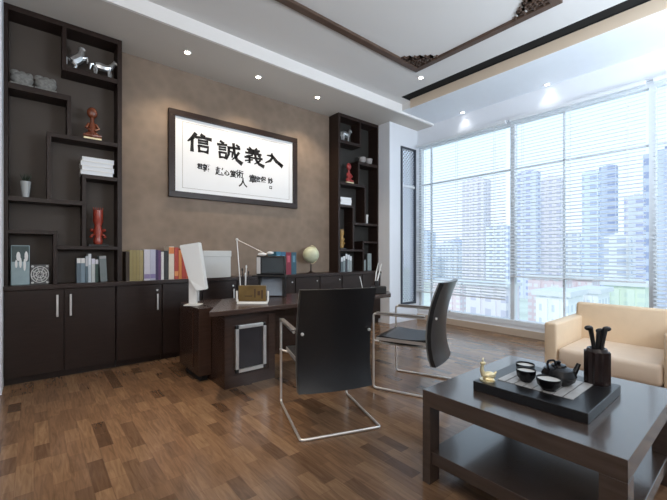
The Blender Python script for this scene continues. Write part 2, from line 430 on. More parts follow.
display_shelf(3.79, 4.73, True, 'tall dark display shelf with staggered compartments, beside the pale pier')

# ------------------------------------------------------------------ books
BKC = {}
def bookmat(c):
    k = 'book_' + '_'.join('%02d' % int(v * 99) for v in c)
    return mat(k, c, .55, var=.12, scale=20)
def book(x, w, h, d, z, c, label, group, y=4.43, lean=0, band=None):
    t = thing('book', label, 'book', (x + w / 2, y, z), 0, group)
    b = MB()
    th = min(.004, w * .18)
    b.box(-w / 2, -w / 2 + th, 0, d, 0, h); b.box(w / 2 - th, w / 2, 0, d, 0, h); b.box(-w / 2 + th, w / 2 - th, 0, .005, 0, h)
    b.build('cover', bookmat(c), t)
    MB().box(-w / 2 + th, w / 2 - th, .005, d - .006, .004, h - .005).build('pages', M_PAPER, t)
    if band:
        bc, za, zb = band
        MB().box(-w / 2 + .001, w / 2 - .001, -.0015, .0, h * za, h * zb).build('spine_label', bookmat(bc), t)
    t.rotation_euler = (0, lean, 0)
    return t
OL = (.34, .28, .12)
row = [(.765, .034, .32, (.05, .035, .025), None, 'black-brown book, first of the row beside the near display shelf'),
       (.800, .030, .335, OL, None, 'olive gold volume, first of the matching four'),
       (.832, .030, .335, OL, None, 'olive gold volume, second of the matching four'),
       (.864, .032, .335, OL, None, 'olive gold volume, third of the matching four'),
       (.898, .036, .335, (.38, .31, .15), None, 'olive gold volume, last of the matching four'),
       (.942, .060, .345, (.62, .60, .66), ((.30, .24, .42), .06, .2), 'thick white book with violet foot beside the olive volumes'),
       (1.004, .055, .345, (.50, .50, .60), ((.25, .20, .40), .06, .2), 'lavender grey book beside the thick white book'),
       (1.061, .026, .34, (.05, .03, .10), None, 'dark violet thin book between lavender and purple books'),
       (1.089, .026, .335, (.12, .05, .14), None, 'purple thin book beside a dark violet one'),
       (1.118, .028, .32, (.70, .68, .66), None, 'thin white book between two dark books'),
       (1.150, .045, .33, (.03, .03, .03), None, 'black book left of the tall cream book'),
       (1.200, .058, .38, (.75, .66, .55), ((.70, .22, .06), .78, .98), 'tall cream book with an orange head'),
       (1.262, .045, .37, (.42, .05, .03), ((.75, .30, .10), .1, .25), 'red book beside the tall cream book'),
       (1.310, .034, .34, (.66, .22, .05), None, 'orange book between two red books'),
       (1.347, .042, .36, (.45, .05, .03), None, 'dark red book behind the white monitor'),
       (1.392, .040, .34, (.55, .10, .04), None, 'red orange book, last of the counter row')]
for x, wd, h, c, bd, lb in row: book(x, wd, h, .2, .912, c, lb, 'books standing on the counter', band=bd)

def lever_file(x, w, h, c, lb):
    t = thing('ring_binder', lb, 'binder', (x + w / 2, 4.42, .912), 0, 'ring binders on the counter')
    b = MB(); b.box(-w / 2, -w / 2 + .004, 0, .24, 0, h); b.box(w / 2 - .004, w / 2, 0, .24, 0, h); b.box(-w / 2 + .004, w / 2 - .004, 0, .004, 0, h); b.build('cover', bookmat(c), t)
    MB().box(-w / 2 + .006, w / 2 - .006, .01, .22, .006, h - .02).build('papers', M_PAPER, t)
    MB().box(-w / 4, w / 4, -.0015, 0, h * .55, h * .85).build('spine_label', bookmat(tuple(min(1, v * 2 + .05) for v in c)), t)
lever_file(2.62, .075, .33, (.03, .16, .26), 'teal blue ring binder half hidden behind the black printer')
lever_file(2.70, .075, .325, (.03, .12, .22), 'dark blue ring binder left of the red one')
lever_file(2.782, .085, .32, (.22, .02, .04), 'dark red ring binder between blue ones')
lever_file(2.872, .085, .32, (.03, .09, .13), 'dark teal ring binder, last at the right')

# white lidded box
t = thing('storage_box', 'white cardboard storage box with lid on the counter', 'box', (1.764, 4.52, .912))
MB().box(-.175, .175, -.12, .14, 0, .27, bev=.003).build('box_body', M_CARD, t)
MB().box(-.182, .182, -.127, .147, .262, .335, bev=.004).build('lid', M_CARD, t)

# globe
t = thing('globe', 'pale yellow green desk globe on a stand on the counter', 'globe', (3.279, 4.5, .912))
gm = mat('globe_map', (.62, .64, .45), .35, var=.45, scale=5, detail=5)
MB().ball((0, 0, .285), .125, n=28).build('ball', gm, t, True)
g = MB(); pts = []
for i in range(17):
    a = -PI / 2 + PI * i / 16; pts.append((math.cos(a) * .14, 0, .285 + math.sin(a) * .14))
g.tube(pts, .005, 8, m=None)
g.build('meridian_arm', M_GOLD, t, True)
MB().lathe([(.0, 0), (.075, 0), (.075, .008), (.03, .02), (.012, .04), (.010, .14), (0, .145)], 24).build('stand', M_WOODH, t, True)

# ------------------------------------------------------------------ framed calligraphy
pic = thing('framed_calligraphy', 'wide framed Chinese calligraphy with four large black characters on taupe wall', 'picture', (0, YB, 0))
px0, px1, pz0, pz1 = 1.26, 3.13, 1.908, 2.987; fw = .075
f = MB()
for a in ((px0, px1, pz1 - fw, pz1), (px0, px1, pz0, pz0 + fw), (px0, px0 + fw, pz0 + fw, pz1 - fw), (px1 - fw, px1, pz0 + fw, pz1 - fw)):
    f.box(a[0], a[1], -.045, -.002, a[2], a[3], bev=.004)
f.build('frame', M_WOOD, pic)
MB().box(px0 + fw, px1 - fw, -.018, -.004, pz0 + fw, pz1 - fw).build('paper', M_PAPER, pic)
f = MB()
ix0, ix1, iz0, iz1 = px0 + .165, px1 - .135, pz0 + .125, pz1 - .125
for a in ((ix0, ix1, iz1 - .004, iz1), (ix0, ix1, iz0, iz0 + .004), (ix0, ix0 + .004, iz0, iz1), (ix1 - .004, ix1, iz0, iz1)):
    f.box(a[0], a[1], -.0192, -.018, a[2], a[3])
f.build('ruled_border', M_LINE, pic)
def stroke(q, pts, wds, ox, oz, s, y=-.0195):
    """a brush stroke: ribbon along pts with varying width; local coords 0..1, z up"""
    P = [Vector((ox + p[0] * s, 0, oz + p[1] * s * SZ)) for p in pts]
    if len(P) == 2: P = [P[0], P[0].lerp(P[1], .5), P[1]]; wds = [wds[0], (wds[0] + wds[-1]) * .42, wds[-1]] if len(wds) == 2 else wds
    n = len(P); L = []; R = []
    for i in range(n):
        d = (P[min(i + 1, n - 1)] - P[max(i - 1, 0)]).normalized(); nn = Vector((-d.z, 0, d.x)); wv = wds[min(i, len(wds) - 1)] * s / 2
        p = P[i] + (d * (-wv * .5) if i == 0 else d * (wv * .5) if i == n - 1 else Vector())
        L.append(p + nn * wv); R.append(p - nn * wv)
    t = bmesh.new()
    def v(p, yy): return t.verts.new((p.x, yy, p.z))
    fl = [v(p, y) for p in L]; fr = [v(p, y) for p in R]; bl = [v(p, -.018) for p in L]; br_ = [v(p, -.018) for p in R]
    for i in range(n - 1):
        t.faces.new((fl[i], fl[i + 1], fr[i + 1], fr[i])); t.faces.new((fl[i], bl[i], bl[i + 1], fl[i + 1])); t.faces.new((fr[i], fr[i + 1], br_[i + 1], br_[i]))
    t.faces.new((fl[0], fr[0], br_[0], bl[0])); t.faces.new((fl[-1], bl[-1], br_[-1], fr[-1]))
    q.add(t)
SZ = .80
XIN = [([(.34, .98), (.22, .74), (.02, .52)], [.12, .12, .04]), ([(.20, .70), (.19, .05)], [.10, .12]),
       ([(.58, .98), (.70, .90)], [.10, .12]), ([(.36, .80), (.66, .84), (1.0, .82)], [.09, .08, .12]), ([(.46, .66), (.86, .68)], [.08, .08]), ([(.46, .53), (.86, .55)], [.07, .08]),
       ([(.48, .38), (.50, .06)], [.09, .09]), ([(.48, .38), (.88, .38), (.84, .06)], [.08, .10, .10]), ([(.50, .10), (.84, .10)], [.07, .08])]
CHENG = [([(.14, .98), (.26, .90)], [.09, .10]), ([(.02, .80), (.40, .84)], [.09, .08]), ([(.08, .68), (.36, .70)], [.07, .07]), ([(.08, .56), (.36, .58)], [.07, .07]),
         ([(.10, .42), (.12, .14)], [.09, .08]), ([(.10, .42), (.38, .42), (.35, .14)], [.07, .09, .09]), ([(.12, .18), (.34, .18)], [.07, .07]),
         ([(.46, .74), (.98, .78)], [.09, .09]), ([(.50, .74), (.49, .40), (.40, .10)], [.09, .09, .04]), ([(.50, .54), (.66, .54), (.64, .26)], [.07, .08, .05]),
         ([(.70, .98), (.74, .50), (.86, .16), (1.06, .02)], [.10, .10, .12, .15]), ([(.94, .56), (.82, .34), (.64, .14)], [.09, .08, .03]), ([(.84, .94), (.94, .86)], [.08, .10])]
YI = [([(.28, 1.0), (.36, .90)], [.08, .09]), ([(.66, 1.0), (.58, .90)], [.09, .07]), ([(.16, .86), (.82, .88)], [.08, .08]), ([(.22, .76), (.76, .77)], [.07, .07]), ([(.08, .65), (.90, .67)], [.08, .09]),
      ([(.48, .88), (.48, .62)], [.08, .07]), ([(.44, .56), (.30, .50), (.12, .46)], [.07, .06, .04]), ([(.04, .38), (.96, .42)], [.08, .09]), ([(.28, .52), (.28, .06), (.18, .08)], [.09, .09, .04]),
      ([(.06, .16), (.44, .28)], [.06, .06]), ([(.58, .60), (.64, .30), (.80, .08), (1.04, -.02)], [.10, .10, .12, .14]), ([(.86, .32), (.70, .16), (.54, .04)], [.08, .07, .03]), ([(.76, .58), (.86, .52)], [.08, .09])]
REN = [([(.38, .86), (.42, .62), (.28, .38), (.0, .20)], [.10, .14, .14, .05]), ([(.10, .70), (.40, .72), (.66, .40), (1.02, .22)], [.06, .16, .20, .10]), ([(.80, .30), (.98, .16)], [.18, .20])]
def glyph(S, x, z, s, wk=1.0, sx=1.0):
    q = MB()
    for pts, wd in S: stroke(q, [(p[0] * sx, p[1]) for p in pts], [v * wk for v in wd], x, z, s)
    q.build('character', M_INK, pic)
GX = 1.50
glyph(XIN, 1.485, 2.505, .30, 1.35, 1.0); glyph(CHENG, 1.87, 2.455, .325, 1.25); glyph(YI, 2.255, 2.475, .29, 1.3); glyph(REN, 2.585, 2.485, .285, 1.0, 1.0)
# small cursive inscription underneath
def small(seed, x, z, s, n=7):
    rnd = random.Random(seed); q = MB()
    for i in range(n):
        a = rnd.choice([0, 0, PI / 2, -.9, .9, -2.2]) + rnd.uniform(-.25, .25); l = rnd.uniform(.25, .62)
        cxp, czp = rnd.uniform(.22, .78), rnd.uniform(.15, .85)
        p0 = (cxp - math.cos(a) * l / 2, czp - math.sin(a) * l / 2); p1 = (cxp + math.cos(a) * l / 2, czp + math.sin(a) * l / 2)
        stroke(q, [p0, p1], [rnd.uniform(.10, .16), rnd.uniform(.05, .12)], x, z, s)
    q.build('character', M_INK, pic)
E_SMALL = None
def textchars(txt, x, z, s):
    """one inscription character as flat mesh ink"""
    cu = bpy.data.curves.new('ink', 'FONT'); cu.body = txt; cu.size = s * 1.22; cu.offset = .0030; cu.resolution_u = 3
    o = bpy.data.objects.new('ink', cu); COL.objects.link(o)
    bpy.context.view_layer.update()
    dg = bpy.context.evaluated_depsgraph_get()
    me = bpy.data.meshes.new_from_object(o.evaluated_get(dg))
    bpy.data.objects.remove(o)
    if len(me.polygons) == 0: return False
    me.transform(Matrix.Translation((x, -.0192, z)) @ Matrix.Rotation(PI / 2, 4, 'X') @ Matrix.Shear('XZ', 4, (0, 0)) if False else Matrix.Translation((x, -.0192, z)) @ Matrix.Rotation(PI / 2, 4, 'X'))
    me.materials.clear(); me.materials.append(M_INK)
    oo = bpy.data.objects.new('character', me); COL.objects.link(oo); oo.parent = pic
    return True
line = [('君', 1.605, 2.305, .062), ('郭', 1.675, 2.285, .085), ('赵', 1.845, 2.265, .095), ('心', 1.965, 2.272, .062), ('赏', 2.045, 2.262, .080), ('術', 2.135, 2.270, .090), ('人', 2.17, 2.150, .110),
        ('章', 2.325, 2.225, .100), ('宏', 2.425, 2.245, .070), ('保', 2.510, 2.250, .072), ('妙', 2.625, 2.245, .075), ('口', 2.65, 2.165, .040)]
for i, (ch, x, z, s) in enumerate(line):
    if not textchars(ch, x, z, s): small(i + 3, x, z, s)

# ------------------------------------------------------------------ desk
dk = thing('executive_desk', 'large dark wooden executive desk with silver-framed pedestal panel', 'desk', (2.2, 3.2, 0))
def D(mb): return mb
ox, oy = 2.2, 3.2
top = [(1.074, 2.85), (3.24, 2.85), (3.43, 3.04), (3.33, 3.62), (1.50, 3.62)]
MB().prism([(x - ox, y - oy) for x, y in top], .697, .740, bev=.004).build('desktop', M_DESK, dk)
def pedestal(x0, x1):
    x0 -= ox; x1 -= ox; y0, y1 = 3.08 - oy, 3.58 - oy
    b = MB(); b.box(x0, x1, y0 + .012, y1, .07, .70); b.box(x0 + .0, x1, y0, y1, 0, .07)
    # raised surround on the front
    b.box(x0, x0 + .07, y0, y0 + .012, .07, .70); b.box(x1 - .07, x1, y0, y0 + .012, .07, .70); b.box(x0 + .07, x1 - .07, y0, y0 + .012, .62, .70); b.box(x0 + .07, x1 - .07, y0, y0 + .012, .07, .105)
    ped = b.build('pedestal', M_DESK, dk)
    cx = (x0 + x1) / 2; a0, a1, z0, z1 = cx - .155, cx + .155, .125, .555
    s = MB(); g = .03; tb = .032
    s.box(a0 + tb, a1 - tb, y0 - .012, y0 + .012, z1 - tb, z1, bev=.003); s.box(a0 + tb, a1 - tb, y0 - .012, y0 + .012, z0, z0 + tb, bev=.003)
    s.box(a0, a0 + tb, y0 - .012, y0 + .012, z0 + tb, z1 - tb, bev=.003); s.box(a1 - tb, a1, y0 - .012, y0 + .012, z0 + tb, z1 - tb, bev=.003)
    s.build('silver_frame', M_SATIN, ped)
    c = MB()
    for xx in (a0, a1 - tb):
        for zz in (z0, z1 - tb): c.box(xx + .002, xx + tb - .002, y0 - .008, y0 + .012, zz + .002, zz + tb - .002)
    c.build('corner_block', M_BLACK, ped)
    MB().box(a0 + tb + .006, a1 - tb - .006, y0 + .002, y0 + .012, z0 + tb + .006, z1 - tb - .006).build('inset_panel', mat('dark_inset', (.03, .028, .032), .2, var=.2), ped)
pedestal(1.30, 1.81); pedestal(2.62, 3.13)
MB().box(1.81 - ox, 2.62 - ox, 3.42 - oy, 3.45 - oy, .12, .70).build('modesty_panel', M_DESK, dk)
# low return cabinet left of desk
t = thing('side_cabinet', 'dark low side cabinet under the white monitor, left of the desk', 'cabinet', (1.182, 3.39, 0))
b = MB(); b.box(0, .116, 0, .58, .06, .695, bev=.003); b.box(.116, .60, .20, .58, .06, .695, bev=.003); b.build('carcass', M_DESK, t)
MB().box(.05, .55, .25, .48, 0, .06).build('plinth', M_MATTBLACK, t)
MB().box(.03, .10, .05, .47, 0, .06).build('plinth', M_MATTBLACK, t)
MB().box(-.008, 0, .15, .37, .12, .64, bev=.002).build('door', M_DESK, t)

# white monitor seen from its side
VF = Vector((.638, .770, 0)); VR = Vector((.770, -.638, 0))
def facing(rel=0): return math.atan2(VR.y, VR.x) + rel       # local +X along camera right, local -Y towards camera
t = thing('monitor', 'white slim monitor seen nearly side-on on the side cabinet', 'monitor', (1.22, 3.66, .695), facing())
MB().box(-.075, .075, -.06, .07, 0, .012, bev=.005).build('base', M_WHITE, t)
MB().prism([(-.038, -.02), (.038, -.02), (.038, .02), (-.038, .02)], .012, .30, bev=.005).build('stem', M_WHITE, t)
s = bmesh.new()
P = [(-.12, .595), (.065, .625), (.135, .16), (.045, .145), (-.03, .26)]
a = [s.verts.new((x, -.045 + (.02 if i in (1, 2) else 0), z)) for i, (x, z) in enumerate(P)]; bb = [s.verts.new((x, .0 + (.05 if i in (1, 2) else 0), z)) for i, (x, z) in enumerate(P)]
s.faces.new(a); s.faces.new(bb[::-1])
for i in range(5): s.faces.new((a[i], bb[i], bb[(i + 1) % 5], a[(i + 1) % 5]))
bmesh.ops.recalc_face_normals(s, faces=s.faces); bmesh.ops.bevel(s, geom=s.edges[:], offset=.006, segments=2, affect='EDGES')
MB().add(s).build('screen_housing', M_WHITE, t)

# gold picture in a U-shaped white holder
DT = .740
t = thing('desk_plaque', 'brown gold picture plaque in a white U-shaped holder on the desk', 'plaque', (1.57, 3.08, DT), facing())
u = MB(); u.tube(bezr([(-.145, 0, .12), (-.145, 0, .012), (.145, 0, .012), (.145, 0, .12)], .03), .010, 8); u.box(-.14, .14, -.03, .03, 0, .012, bev=.003); u.build('holder', M_WHITE, t, True)
MB().box(-.128, .128, -.012, .012, .025, .172, bev=.004).build('picture_board', mat('brown_gold', (.16, .10, .03), .3, var=.7, scale=9), t)
q = MB(); q.box(-.07, .0, -.014, -.0115, .07, .078); q.box(.02, .032, -.014, -.0115, .06, .14); q.box(.05, .075, -.014, -.0115, .08, .12); q.box(.085, .10, -.014, -.0115, .05, .13); q.build('motif', mat('dark_gold', (.06, .03, .015), .4, var=.3), t)

# black printer with grey front tray
t = thing('printer', 'black box printer with a slanted grey paper tray on the desk', 'printer', (1.99, 3.47, DT), facing())
b = MB(); b.box(-.16, .15, .0, .13, .235, .445, bev=.01); b.box(-.20, .16, -.04, .14, .215, .235, bev=.004)
b.box(-.15, -.12, .02, .12, 0, .215); b.box(.12, .15, .02, .12, 0, .215); b.box(-.12, .12, .10, .12, 0, .215); b.build('body', M_BLACK, t)
MB().box(-.10, .13, -.006, .001, .26, .42, bev=.002).build('front_panel', mat('dark_grey_panel', (.05, .06, .065), .25, var=.2), t)
MB().box(-.155, -.115, -.008, 0.002, .25, .43, bev=.002).build('side_strip', M_SATIN, t)
mt = Matrix.Translation((0, .03, 0)) @ Matrix.Rotation(math.radians(-18), 4, 'X')
MB().box(-.15, .15, -.012, .0, .005, .215, bev=.003, m=mt).build('paper_tray', mat('grey_translucent', (.22, .25, .29), .25, var=.2, scale=12), t)
# pen cup and papers
t = thing('pen_cup', 'small black cup with white-tipped pens left of the printer', 'pen cup', (1.70, 3.50, DT), facing())
MB().lathe([(0, 0), (.035, 0), (.037, .10), (.033, .10), (.031, .006), (0, .006)], 20).build('cup', M_BLACK, t, True)
for i, (dx, dz, l) in enumerate(((-.03, .1, .30), (.01, .12, .33), (.03, .1, .27), (-.005, .1, .25))):
    q = MB(); q.tube([(dx * .3, 0, .01), (dx, .01 * i, l)], .0045, 8); q.ball((dx, .01 * i, l), .009, (1, 1, 2.2), 8); q.build('pen', M_WHITE if i % 2 else M_BLACK, t, True)

# folding desk lamp
t = thing('desk_lamp', 'thin folding desk lamp with small white head beside the printer', 'lamp', (1.585, 3.345, DT), facing())
MB().lathe([(0, 0), (.055, 0), (.055, .01), (.012, .018), (.008, .03), (0, .03)], 24).build('base', M_SATIN, t, True)
MB().tube([(0, 0, .02), (-.05, .02, .605)], .005, 8).build('lower_arm', M_SATIN, t, True)
MB().ball((-.05, .02, .61), .014, n=12).build('joint', M_SATIN, t, True)
MB().tube([(-.05, .02, .61), (.10, .03, .535), (.25, .04, .46)], .0035, 8).build('upper_arm', M_SATIN, t, True)
h = MB(); h.ball((.20, .03, .462), .030, (1.5, 1, .55), 16); h.ball((.28, .035, .475), .026, (1.4, 1, .6), 16); h.build('lamp_head', M_WHITE, t, True)

# pen holder at the right end with curved white quills
t = thing('quill_holder', 'black pen holder with two white quills at the right end of the desk', 'pen holder', (3.15, 2.96, DT), facing())
b = MB(); b.box(-.085, .085, -.05, .05, 0, .085, bev=.008); b.build('block', M_BLACK, t)
b = MB(); b.box(-.05, -.005, -.03, .03, .085, .15, bev=.006); b.build('cup', M_BLACK, t)
MB().tube([(-.03, 0, .10), (-.0, 0, .22), (.03, 0, .35)], [.006, .010, .004], 8).build('quill', M_WHITE, t, True)
MB().tube([(-.045, 0, .10), (-.03, .01, .24), (-.005, .01, .36)], [.005, .008, .003], 8).build('quill', M_WHITE, t, True)
t = thing('wire_stand', 'small white wire stand on the desk behind the first chair', 'stand', (2.92, 2.98, DT), facing())
MB().lathe([(0, 0), (.03, 0), (.03, .008), (0, .01)], 16).build('base', M_WHITE, t)
MB().tube(bezr([(0, 0, .008), (-.02, 0, .10), (-.045, 0, .21)], .03), .0045, 6).build('stem', M_WHITE, t, True)
MB().tube(bezr([(0, 0, .012), (.02, 0, .05), (.05, 0, .06), (.06, 0, .02)], .02), .0045, 6).build('hook', M_WHITE, t, True)
t = thing('glass_tray', 'grey green glass desk tray near the quill holder', 'tray', (3.02, 3.18, DT), facing())
tm = mat('grey_green_glass', (.20, .25, .25), .15, var=.2)
b = MB(); b.box(-.09, .09, -.05, .05, 0, .006); b.box(-.09, .09, -.05, -.044, .006, .045); b.box(-.09, .09, .044, .05, .006, .045); b.box(-.09, -.084, -.044, .044, .006, .045); b.box(.084, .09, -.044, .044, .006, .045)
b.build('tray_body', tm, t)

# ------------------------------------------------------------------ cantilever chairs (facing +Y; origin on the floor at the middle of the front runner corners)
def make_chair(label):
    t = thing('cantilever_chair', label, 'chair', (0, 0, 0), 0, 'visitor chairs at the desk')
    w = .283; r = .0095
    f = MB(); z0 = r
    pts = []
    for s in (-1, 1):
        seq = [(s * w, -.47, .665), (s * w, -.02, .67), (s * w, .0, .66), (s * w, 0, z0), (s * w, -.655, z0)]
        pts += seq if s < 0 else seq[::-1]
    # one continuous bent tube: arm, leg, runner, rear bar, runner, leg, arm
    f.tube(bezr(pts, .03), r, 10)
    f.build('tube_frame', M_CHROME, t, True)
    for s in (-1, 1):
        a = MB(); a.box(s * w - .019, s * w + .019, -.47, -.03, .673, .690, bev=.006); a.build('armrest', mat('armrest_metal', (.34, .32, .30), .3, metal=.7, var=.1), t)
        c = MB(); c.tube([(s * w, -.004, .43), (s * w - s * .05, -.03, .415)], .008, 8); c.tube([(s * w, -.004, .43), (s * w, -.004, .44)], .013, 8); c.build('bracket', M_CHROME, t, True)
        c = MB(); c.tube(bezr([(s * .20, -.03, .395), (s * .20, -.46, .395), (s * .20, -.50, .46)], .04), .009, 8); c.build('seat_support', M_CHROME, t, True)
        c = MB(); c.lathe([(0, 0), (.011, 0), (.011, .012), (0, .014)], 12, Matrix.Translation((s * .245, -.545, .665)) @ Matrix.Rotation(PI / 2, 4, 'X')); c.build('bolt', M_CHROME, t, True)
    MB().tube([(-.225, -.03, .415), (.225, -.03, .415)], .010, 8).build('cross_bar', M_CHROME, t, True)
    s = MB(); n = 10; tt = bmesh.new(); g0 = []; g1 = []
    for i in range(n + 1):
        y = -.005 - i / n * .47; zt = .475 - .018 * math.sin(PI * i / n) - (.018 if i == 0 else 0)
        g0.append([(-.235, y, zt), (.235, y, zt)]); g1.append([(-.235, y, zt - .05), (.235, y, zt - .05)])
    A = [[tt.verts.new(p) for p in r_] for r_ in g0]; B = [[tt.verts.new(p) for p in r_] for r_ in g1]
    for i in range(n):
        tt.faces.new((A[i][0], A[i][1], A[i + 1][1], A[i + 1][0])); tt.faces.new((B[i][0], B[i + 1][0], B[i + 1][1], B[i][1]))
        tt.faces.new((A[i][0], A[i + 1][0], B[i + 1][0], B[i][0])); tt.faces.new((A[i][1], B[i][1], B[i + 1][1], A[i + 1][1]))
    tt.faces.new((A[0][0], B[0][0], B[0][1], A[0][1])); tt.faces.new((A[n][0], A[n][1], B[n][1], B[n][0]))
    bmesh.ops.recalc_face_normals(tt, faces=tt.faces)
    s.add(tt); s.build('seat', M_LEATHER, t, True)
    for s in (-1, 1): a, b_ = sorted((s * .235, s * .242)); MB().box(a, b_, -.47, -.005, .425, .452).build('seat_edge', M_SATIN, t)
    # curved backrest shell
    prof = [(.265, -.520), (.33, -.497), (.42, -.482), (.52, -.478), (.62, -.486), (.74, -.508), (.86, -.545), (.95, -.580), (.968, -.588)]
    def grid(off, hw):
        G = []
        for z, y in prof:
            rowv = []
            for j in range(9):
                u = -1 + 2 * j / 8; rowv.append((u * hw, y + off - .028 * (1 - u * u) , z))
            G.append(rowv)
        return G
    def shell(o0, o1, hw, name, m):
        tt = bmesh.new(); F = [[tt.verts.new(p) for p in r_] for r_ in grid(o0, hw)]; R_ = [[tt.verts.new(p) for p in r_] for r_ in grid(o1, hw)]
        nz, nx = len(prof), 9
        for i in range(nz - 1):
            for j in range(nx - 1):
                tt.faces.new((F[i][j], F[i][j + 1], F[i + 1][j + 1], F[i + 1][j])); tt.faces.new((R_[i][j], R_[i + 1][j], R_[i + 1][j + 1], R_[i][j + 1]))
            tt.faces.new((F[i][0], F[i + 1][0], R_[i + 1][0], R_[i][0])); tt.faces.new((F[i][-1], R_[i][-1], R_[i + 1][-1], F[i + 1][-1]))
        for j in range(nx - 1):
            tt.faces.new((F[0][j], R_[0][j], R_[0][j + 1], F[0][j + 1])); tt.faces.new((F[-1][j], F[-1][j + 1], R_[-1][j + 1], R_[-1][j]))
        bmesh.ops.recalc_face_normals(tt, faces=tt.faces)
        return MB().add(tt).build(name, m, t, True)
    shell(.0, -.034, .270, 'backrest', M_LEATHER)
    shell(.012, .0005, .272, 'backrest_edge', mat('grey_edge', (.20, .20, .19), .4, metal=.3, var=.1))
    return t
def place(o, L_, R_):
    """L_, R_: floor points of the left and right front runner corners"""
    l = Vector((*L_, 0)); r = Vector((*R_, 0)); c = (l + r) / 2; d = r - l
    o.location = c; o.rotation_euler = (0, 0, math.atan2(d.y, d.x))
ch = make_chair('black leather cantilever chair seen from behind, nearest the silver-framed pedestal')
ch.location = (1.806, 2.428, 0); ch.rotation_euler = (0, 0, math.radians(-20.5))
ch2 = dup(ch, (0, 0, 0), 0, 'black leather cantilever chair seen from the side, nearest the window')
place(ch2, (2.350, 2.273), (2.884, 2.468))

# ------------------------------------------------------------------ coffee table
X0, X1, Y0, Y1, TH = 1.586, 2.60, .314, 1.175, .486
t = thing('coffee_table', 'square dark wooden coffee table with lower shelf, in front of armchair', 'coffee table', ((X0 + X1) / 2, (Y0 + Y1) / 2, 0))
hx, hy = (X1 - X0) / 2, (Y1 - Y0) / 2; lw = .085
MB().box(-hx, hx, -hy, hy, TH - .082, TH, bev=.003).build('tabletop', M_TABLE, t)
for sx in (-1, 1):
    for sy in (-1, 1):
        a = -hx if sx < 0 else hx - lw; b2 = -hy if sy < 0 else hy - lw * .55
        MB().box(a, a + lw, b2, b2 + (lw * .55 if sy > 0 else lw), 0, TH - .082, bev=.002).build('leg', M_TABLE, t)
MB().box(-hx + .02, hx - .02, -hy + .02, hy - .02, .10, .165, bev=.003).build('lower_shelf', M_TABLE, t)

t = thing('tea_tray', 'thick black tea tray with pale slatted inlay on the coffee table', 'tray', (2.045, .745, TH))
MB().box(-.26, .26, -.26, .255, 0, .048, bev=.003).build('tray_block', mat('tray_black', (.009, .009, .010), .28, var=.2), t)
sl = MB(); y = -.17
while y < .17:
    sl.box(-.145, .155, y, y + .040, .046, .051, bev=.001); y += .0445
sl.build('slatted_inlay', mat('pale_slats', (.42, .42, .42), .4, var=.3, scale=14), t)
TT = TH + .048; TI = TH + .051
def cup(x, y, r, h, label, nm='tea_cup', cat='cup', fill=True):
    t = thing(nm, label, cat, (x, y, TI), 0, 'black tea ware on the tray')
    MB().lathe([(0, 0), (r * .55, 0), (r * .60, .006), (r * .92, h * .45), (r, h), (r * .93, h), (r * .85, h * .5), (r * .4, .012), (0, .012)], 28).build('bowl', M_BLACKGLOSS, t, True)
    if fill: MB().lathe([(0, h * .86), (r * .91, h * .86), (r * .91, h * .83), (0, h * .83)], 28).build('rim_lining', mat('pale_tea', (.62, .62, .60), .3, var=.1), t)
cup(1.985, .815, .048, .062, 'black tea cup in front of its twin, nearer the gold figurine')
cup(2.085, .860, .048, .062, 'black tea cup half hidden behind another, farthest from the tray front')
cup(1.945, .692, .056, .058, 'wide black bowl in front of the teapot', 'tea_bowl', 'bowl')
t = thing('teapot', 'black cast teapot with loop handle on the tea tray', 'teapot', (2.085, .695, TI), facing())
MB().lathe([(0, 0), (.05, 0), (.072, .02), (.080, .045), (.066, .075), (.034, .088), (0, .088)], 32).build('body', M_BLACKGLOSS, t, True)
MB().lathe([(0, .084), (.036, .086), (.032, .096), (.008, .100), (.012, .112), (0, .118)], 24).build('lid', M_BLACKGLOSS, t, True)
MB().tube(bezr([(.05, 0, .03), (.09, 0, .06), (.105, 0, .098)], .02), [.016] * 8 + [.009], 10).build('spout', M_BLACKGLOSS, t, True) if False else MB().tube([(.055, 0, .035), (.082, 0, .055), (.096, 0, .082), (.104, 0, .10)], [.018, .014, .011, .010], 12).build('spout', M_BLACKGLOSS, t, True)
MB().tube(bezr([(-.055, 0, .07), (-.06, 0, .115), (-.02, 0, .118), (-.015, 0, .09)], .02), .006, 8).build('handle', M_BLACKGLOSS, t, True)

# gold figurine: reclining deer-like animal with a raised neck
t = thing('figurine', 'small pale gold figurine with a raised neck at the tray corner', 'figurine', (1.850, .955, TT), facing())
q = MB(); q.lathe([(0, 0), (.038, 0), (.038, .006), (0, .006)], 24); q.build('base', M_GOLD, t)
q = MB(); q.ball((.008, 0, .026), .028, (1.3, .75, .75), 16); q.tube([(-.018, 0, .028), (-.030, 0, .055), (-.026, 0, .082)], [.016, .010, .008], 10)
q.ball((-.024, 0, .090), .012, (1.35, .8, .9), 12); q.tube([(-.024, .004, .096), (-.018, .01, .115)], .0025, 6); q.tube([(-.024, -.004, .096), (-.030, -.01, .112)], .0025, 6)
q.tube([(.035, 0, .03), (.048, 0, .045)], [.008, .004], 8); q.tube([(-.015, -.012, .012), (.02, -.022, .010)], .007, 8); q.tube([(-.015, .012, .012), (.02, .022, .010)], .007, 8)
q.build('animal_body', M_GOLD, t, True)

